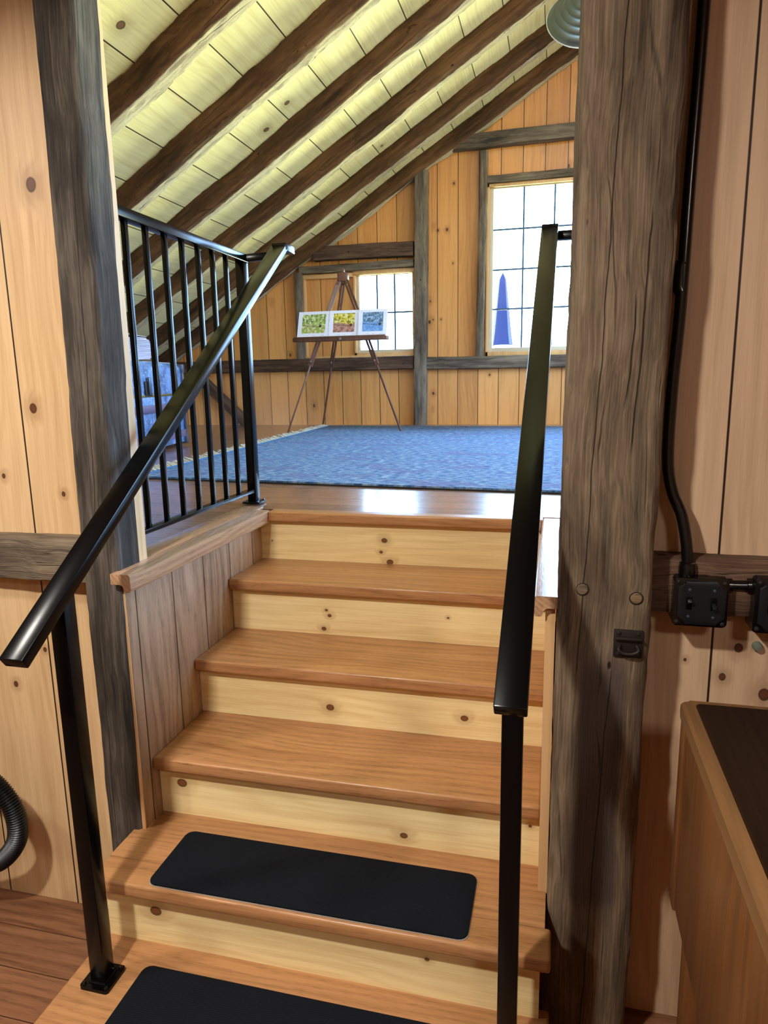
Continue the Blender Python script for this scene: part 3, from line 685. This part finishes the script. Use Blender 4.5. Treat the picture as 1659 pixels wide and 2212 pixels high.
# ================================================================== TRUNK UNDER THE EAVES
N = NT('worn_blue_trunk'); co = N.obj(); n1 = N.noise(co, 9., 5, .7); n2 = N.noise(co, 38., 4, .7)
col = N.ramp(n1, [(.35, '33486e'), (.5, '5474a4'), (.65, '7f9ccc')]); col = N.mix(N.sm(n2, .56, .66), col, 'bccbe0'); N.bump(n2, .5, .004)
M['trunk'] = N.fin(col, .45); M['slat'] = wood('trunk_slat', '6d5e7c', '4b4060', across='z', along='y', bw=0, knots=0, grain=.4, rough=.45)
M['tin'] = plain('tarnished_tin', '5d6577', .4, .7); M['brass'] = plain('old_brass', '8d7a44', .4, .8)
TA = math.atan2(-1.78+1.45, 2.59-.95)      # face direction
tk = empty('trunk', (-1.62, 1.78, 0), (0, 0, math.atan2(1.78-1.45, 2.59-.95))); tag(tk, 'worn blue steamer trunk with slats and a hasp behind the railing', 'trunk')
# local: y along the face, +x faces the room, face at x=0
YA, YB = -.84, .82
MB().box(-.42, 0, YA, YB, .03, .40, .006).build('body', M['trunk'], tk)
MB().prism([(-.42, .405), (0, .405), (0, .60), (-.03, .635), (-.39, .635), (-.42, .60)], 'y', YA, YB, bev=.004).build('lid', M['trunk'], tk)
MB().box(-.41, .006, YA-.004, YB+.004, .394, .410, .001).build('seam_strip', M['brass'], tk)
for zz in (.10, .31): MB().box(0, .014, YA, YB, zz-.028, zz+.028, .004).build('slat', M['slat'], tk)
for yy in (YA+.02, YB-.03):
    MB().box(-.001, .018, yy-.014, yy+.014, .03, .62, .003).build('band', M['tin'], tk)
for zz in (.05, .385, .60): MB().box(-.05, .020, YB-.05, YB+.005, zz-.035, zz+.03, .006).build('corner_cap', M['tin'], tk)
lp = MB().box(0, .010, .02, .14, .40, .50, .002).build('lock_plate', M['latch'], tk)
MB().box(.010, .026, .06, .10, .425, .53, .006).lathe([(.0001, 0), (.010, 0), (.010, .012), (.0001, .012)], 14, Matrix.Translation((.01, .08, .42)) @ Matrix.Rotation(R(90), 4, 'Y')).build('hasp', M['tin'], lp)
for yy in (YA+.05, YB-.05):
    for xx in (-.08, -.36): MB().tube([(xx, yy, .017), (xx+.03, yy, .017)], .016, 12).build('caster', M['tin'], tk)
# ridged fan of papers on top
pb = MB()
random.seed(5)
nn = 15
for k in range(nn):
    z = .004+.0118*k; t = (k+.5)/nn; end = .38+.17*math.sin(PI*(.15+.75*t))+random.uniform(-.006, .006)
    q = [Vector((0, -.75+(end+.75)*i/14, z+.012*math.sin(i*.55+.4)+.014*(i/14)*(1-2*t)*1.)) for i in range(15)]
    for a_, b_ in zip(q, q[1:]):
        M4 = None
        pb.bar(a_, b_, .30+.012*math.sin(k*2.1), .0085)
o = pb.build('paper_stack', plain('lilac_white_paper', 'c2bcd0', .8), None); o.location = (-1.86, 1.70, .637); o.rotation_euler = (0, 0, math.atan2(.33, 1.64))
tag(o, 'pale stack of ridged sheets lying on the blue trunk', 'papers')
for k, (z, ye, lab) in enumerate(((.822, 2.20, 'thin pale sheet on top of the ridged stack'), (.642, 2.60, 'thin pale strip sticking out under the ridged stack'))):
    a_ = .035; o = MB().box(-.10, .10, -.35, .35, 0, .005, .001).build('loose_sheet', plain('grey_white_card', 'b8b6bc', .7)); o.location = (-1.87, ye-.35, z if k == 0 else .6355); o.rotation_euler = (0, 0, .2)
    tag(o, lab, 'sheet')
cs = empty('storage_cabinet', (-2.35, 1.72, 0)); tag(cs, 'dark cabinet with white top edge behind the blue trunk', 'cabinet')
MB().box(-.18, .18, -.42, .44, .05, .93, .004).build('body', M['beam_dark'], cs, smooth=False)
MB().box(-.20, .20, -.44, .46, .93, 1.0, .004).build('top', plain('white_painted_top', 'c9d4e6', .5), cs)
for sx_ in (-.16, .16):
    for sy_ in (-.38, .40): MB().box(sx_-.02, sx_+.02, sy_-.02, sy_+.02, 0, .05, .002).build('foot', M['beam_dark'], cs)

# ================================================================== BARN LAMP
lamp_c = Vector((1.175, 2.0, 2.455)); axis = Vector((-.10, .90, -.42)).normalized()   # towards the open mouth
bl = empty('barn_lamp', lamp_c); tag(bl, 'ribbed galvanised barn lamp shade hanging beside the thick post', 'lamp')
qz = axis.to_track_quat('Z', 'Y').to_matrix().to_4x4() @ Matrix.Scale(.86, 4)
prof = [(.030, -.155), (.034, -.12), (.040, -.115)]
r_ = .045; z_ = -.112
for k in range(5):
    prof += [(r_, z_), (r_+.012, z_+.004), (r_+.028, z_+.020), (r_+.031, z_+.026)]; r_ += .034; z_ += .026
prof += [(.218, .030), (.222, .034), (.222, .042)]
galv = plain('galvanised_zinc', '6a7272', .42, .9)
MB().lathe(prof, 48, qz).lathe([(r-.003 if i > 2 else r*.9, z+.002) for i, (r, z) in enumerate(prof)], 48, qz).build('shade', galv, bl)
MB().lathe([(.219, .040), (.225, .036), (.227, .042), (.222, .047), (.216, .044), (.219, .040)], 48, qz).build('rim', plain('white_enamel_rim', 'e8ece8', .4), bl)  # pale rim colour paints in the backlit edge of the shade
MB().lathe([(.0001, -.21), (.030, -.21), (.034, -.19), (.034, -.15), (.0001, -.15)], 24, qz).build('socket', plain('dark_zinc', '3d4244', .4, .8), bl)
bu = MB().lathe([(.0001, .0), (.018, -.004), (.030, -.03), (.026, -.06), (.014, -.09), (.014, -.15)], 20, qz)
em = NT('warm_bulb'); em.b.inputs['Emission Color'].default_value = (1, .78, .45, 1); em.b.inputs['Emission Strength'].default_value = 6
bu.build('bulb', em.fin('fff2d8', .4), bl)
back = -axis; stem = spline([back*.20, back*.28+Vector((0, 0, .02)), Vector((.08, -.34, .35)), Vector((.14, -.30, .75)), Vector((.16, -.28, roofz(1.365)-2.455))], 8)
MB().tube(stem, .011, 12).build('gooseneck', plain('dark_zinc_arm', '3d4244', .4, .8), bl)
MB().lathe([(.0001, 0), (.06, 0), (.06, -.02), (.0001, -.02)], 24, Matrix.Translation((.16, -.28, roofz(1.365)-2.455))).build('ceiling_rose', galv, bl)

# ================================================================== CONDUIT AND SWITCH BOXES ON THE RIGHT WALL
cp = [(1.362, -.808, 1.78), (1.357, -.812, 1.20), (1.351, -.815, .90), (1.348, -.820, .72), (1.346, -.820, .60), (1.341, -.820, .48), (1.339, -.820, .37), (1.341, -.825, .29), (1.352, -.832, .235), (1.372, -.840, .186), (1.384, -.850, .125), (1.388, -.852, .075), (1.388, -.852, .046)]
e = empty('conduit', (1.388, -.852, .05)); tag(e, 'black painted electrical conduit running down to the double switch box', 'conduit')
off = Vector((-1.388, .852, -.05))
def cpp(o): o.parent = e; o.location = off; return o
cpp(MB().tube(spline(cp, 6), .0125, 16).build('pipe', M['pipe']))
cpp(MB().lathe([(.0165, 0), (.0175, .004), (.0175, .030), (.0165, .034), (.0165, .038), (.0125, .040)], 20, Matrix.Translation((1.388, -.852, .046))).build('connector', M['pipe']))
cpp(MB().tube([(1.347, -.819, .715), (1.344, -.818, .705), (1.343, -.818, .665), (1.346, -.819, .655)], .0145, 16).build('clamp', M['pipe']))
def switchbox(x0, x1, z0, z1, lab, toggles):
    b = empty('switch_box', ((x0+x1)/2, -.792, z0)); tag(b, lab, 'switch', 'black switch boxes on the right wall')
    of = Vector((-(x0+x1)/2, .792, -z0))
    def pp(o, p=b):
        o.parent = p
        if p is b: o.location = of
        return o
    pp(MB().prism(rrect(x0, x1, z0, z1, .008), 'y', -.876, -.815 if x0 < 1.4 else -.815, bev=.002).build('box', M['pipe']))
    cx0, cx1, cz0, cz1 = x0+.008, x1-.006, z0+.006, z1-.006
    n_ = .016
    poly = [(cx0+n_, cz0), (cx1-n_, cz0), (cx1-n_*.8, cz0+n_*.6), (cx1, cz0+n_), (cx1, cz1-n_), (cx1-n_*.6, cz1-n_*.8), (cx1-n_, cz1), (cx0+n_, cz1), (cx0+n_*.8, cz1-n_*.6), (cx0, cz1-n_), (cx0, cz0+n_), (cx0+n_*.6, cz0+n_*.8)]
    pp(MB().prism(poly, 'y', -.883, -.876, bev=.0015).build('cover_plate', M['plate']))
    for sx_ in (x0+.009, x1-.009):
        for sz_ in (z0+.009, z1-.009): pp(MB().lathe([(.0001, .0045), (.0045, .003), (.0055, 0)], 12, Matrix.Translation((sx_, -.876, sz_)) @ Matrix.Rotation(R(90), 4, 'X')).build('screw', M['latch']))
    for i, fx in enumerate(toggles):
        tx = x0+(x1-x0)*fx; tz = (z0+z1)/2
        pp(MB().box(tx-.006, tx+.006, -.8845, -.8825, tz-.014, tz+.014, .0008).build('toggle_slot', M['iron']))
        pp(MB().bar((tx, -.883, tz), (tx, -.896, tz+(.009 if i == 0 else -.009)), .008, .008, bev=.001).build('toggle', M['plate']))
        for dz in (-.030, .030): pp(MB().lathe([(.0001, .002), (.003, .0015), (.0035, 0)], 10, Matrix.Translation((tx, -.883, tz+dz)) @ Matrix.Rotation(R(90), 4, 'X')).build('screw', M['tin']))
    return b
switchbox(1.360, 1.470, -.052, .056, 'black double switch box with two toggles beside the thick post', (.28, .73))
switchbox(1.520, 1.630, -.058, .062, 'black switch box cut by the right edge of the picture', (.28, .73))
o = MB().tube([(1.470, -.848, .036), (1.520, -.848, .038)], .0115, 16).lathe([(.016, 0), (.016, .010), (.0115, .011)], 16, Matrix.Translation((1.470, -.848, .036)) @ Matrix.Rotation(R(90), 4, 'Y')).lathe([(.0115, -.011), (.016, -.010), (.016, 0)], 16, Matrix.Translation((1.520, -.848, .038)) @ Matrix.Rotation(R(90), 4, 'Y')).build('conduit', M['pipe'])
tag(o, 'short black horizontal conduit joining the two switch boxes', 'conduit')

# latch on the thick post
lt = empty('door_latch', (1.266, -.9285, -.082)); tag(lt, 'square rusty iron latch plate on the thick post', 'latch')
MB().box(-.030, .030, -.005, .003, -.031, .031, .002).build('plate', M['latch'], lt)
MB().box(-.028, .028, -.014, -.004, .010, .017, .002).build('keeper', M['latch'], lt)
MB().tube(spline([(-.017, -.006, -.002), (-.020, -.016, -.010), (-.010, -.018, -.017), (.008, -.018, -.017), (.020, -.016, -.010), (.017, -.006, -.002)], 6), .0035, 8).build('bolt_loop', M['latch'], lt)
for sx_ in (-.020, .020):
    for sz_ in (-.023, .024): MB().lathe([(.0001, .003), (.004, .002), (.005, 0)], 10, Matrix.Translation((sx_, -.005, sz_)) @ Matrix.Rotation(R(90), 4, 'X')).build('screw', M['steel'] if False else M['latch'], lt)
# wooden pegs
for (x, z, r, lab) in ((1.278, .020, .0125, 'round wooden peg end above the iron latch'), (1.167, .034, .0125, 'faint round peg at the left of the thick post')):
    o = MB().lathe([(.0001, .004), (r*.8, .004), (r, .001), (r, -.02)], 20, Matrix.Translation((0, 0, 0)) @ Matrix.Rotation(R(90), 4, 'X')).build('wooden_peg', timber_mat('peg_%s' % r, '5a4634', '80684e', '9c8468') if x > 1.2 else M['timber_r'])
    o.location = (x, -.9285, z); tag(o, lab, 'peg')
    ring = MB().tube([(r*1.08*math.cos(2*PI*k/24), -.0005, r*1.08*math.sin(2*PI*k/24)) for k in range(25)], .0011, 6).build('peg_gap', plain('peg_gap', '140c08', .9), o)
o = MB().lathe([(.0001, .012), (.008, .011), (.0105, .006), (.0105, -.002)], 20, Matrix.Rotation(R(90), 4, 'X')).build('wall_knob', plain('grey_knob', '6f7468', .6)); o.location = (1.556, -.793, -.118)
tag(o, 'small round grey knob on the pine wall below the switch boxes', 'knob')

# ================================================================== HOSE AT THE LEFT
hp = spline([(-.95, -.93, -1.08), (-.80, -.93, -1.06), (-.66, -.93, -.98), (-.56, -.93, -.945), (-.465, -.93, -.90), (-.403, -.93, -.82), (-.402, -.93, -.73), (-.455, -.93, -.655), (-.54, -.93, -.63), (-.64, -.93, -.66), (-.72, -.93, -.74), (-.86, -.93, -.80), (-1.05, -.93, -.80)], 26)
rad = [.0265+(.0022 if i % 2 else -.0022) for i in range(len(hp))]
hs = empty('vacuum_hose', (-.95, -.93, FZ)); tag(hs, 'black corrugated hose loop at the left picture edge', 'hose')
o = MB().tube([p-Vector((-.95, -.93, FZ)) for p in hp], .026, 20, radii=rad).build('corrugated_hose', M['rubber'], hs)
MB().box(-.14, .02, -.06, .06, .0, .42, .02).build('hose_holder', M['rubber'], hs)

# ================================================================== BROWN CABINET AT THE RIGHT
cb = empty('wooden_cabinet', (1.60, -1.55, FZ)); tag(cb, 'brown wooden chest on legs with rounded dark top at lower right', 'cabinet')
co3 = Vector((-1.60, 1.55, -FZ))
def cc(o): o.parent = cb; o.location = co3; return o
XA, XB, YA2, YB2, ZT, ZB = 1.338, 1.92, -2.02, -1.165, -.094, -.492
cc(MB().box(XA+.012, XB, YA2, YB2-.006, ZB, ZT-.02, .003).build('body', M['cab']))
cc(MB().box(XA, XA+.02, YB2-.040, YB2, ZB-.006, ZT-.025, .004).build('stile', M['cab']))
cc(MB().box(XA, XA+.02, YA2, -1.66, ZB-.006, ZT-.025, .004).build('stile', M['cab']))
cc(MB().box(XA+.004, XA+.02, -1.655, YB2-.048, ZB, ZT-.03, .003).build('side_panel', M['cab']))
cc(MB().prism(rrect(XA-.004, XB+.01, YA2-.01, YB2+.004, .018), 'z', ZT-.026, ZT, bev=.006).build('edge_band', M['cab_edge']))
cc(MB().prism(rrect(XA+.020, XB, YA2, YB2-.010, .012), 'z', ZT-.01, ZT+.0015).build('top', M['cab_top']))
for x in (XA+.045, XB-.05):
    for y in (YB2-.05, YA2+.05):
        cc(MB().bar((x, y, ZB), (x+.004, y, FZ), .045, .045, upv=(0, 1, 0), bev=.004).build('leg', M['cab']))
cc(MB().box(XA+.05, XB-.05, YA2+.02, YA2+.04, ZB-.10, ZB, .003).build('apron', M['cab']))

# pendant lamp shade of the lower room (above and behind the viewer)
pd = empty('pendant_lamp', (.20, -2.50, 1.54)); tag(pd, 'dark metal pendant lamp hanging in the lower room', 'lamp')
MB().lathe([(.02, .10), (.05, .09), (.16, .03), (.25, -.045), (.252, -.045), (.163, .034), (.052, .096), (.02, .104)], 48).build('shade', M['iron'], pd)
MB().tube([(0, 0, .09), (0, 0, .26)], .006, 8).build('cord', M['iron'], pd)

# ================================================================== OUTSIDE
sp_ = empty('church_spire', (-1.44, 30, -3)); tag(sp_, 'dark blue slate spire seen through the tall window', 'spire')
MB().lathe([(.50, 4.9), (.42, 5.4), (.20, 7.4), (.16, 7.75), (.0005, 8.05)], 8).build('roof', plain('blue_slate', '0c1030', .6, spec=.1), sp_)
MB().box(-.30, .30, -.30, .30, 0, 4.95).build('tower', plain('white_clapboard', 'f2f2f0', .7), sp_)
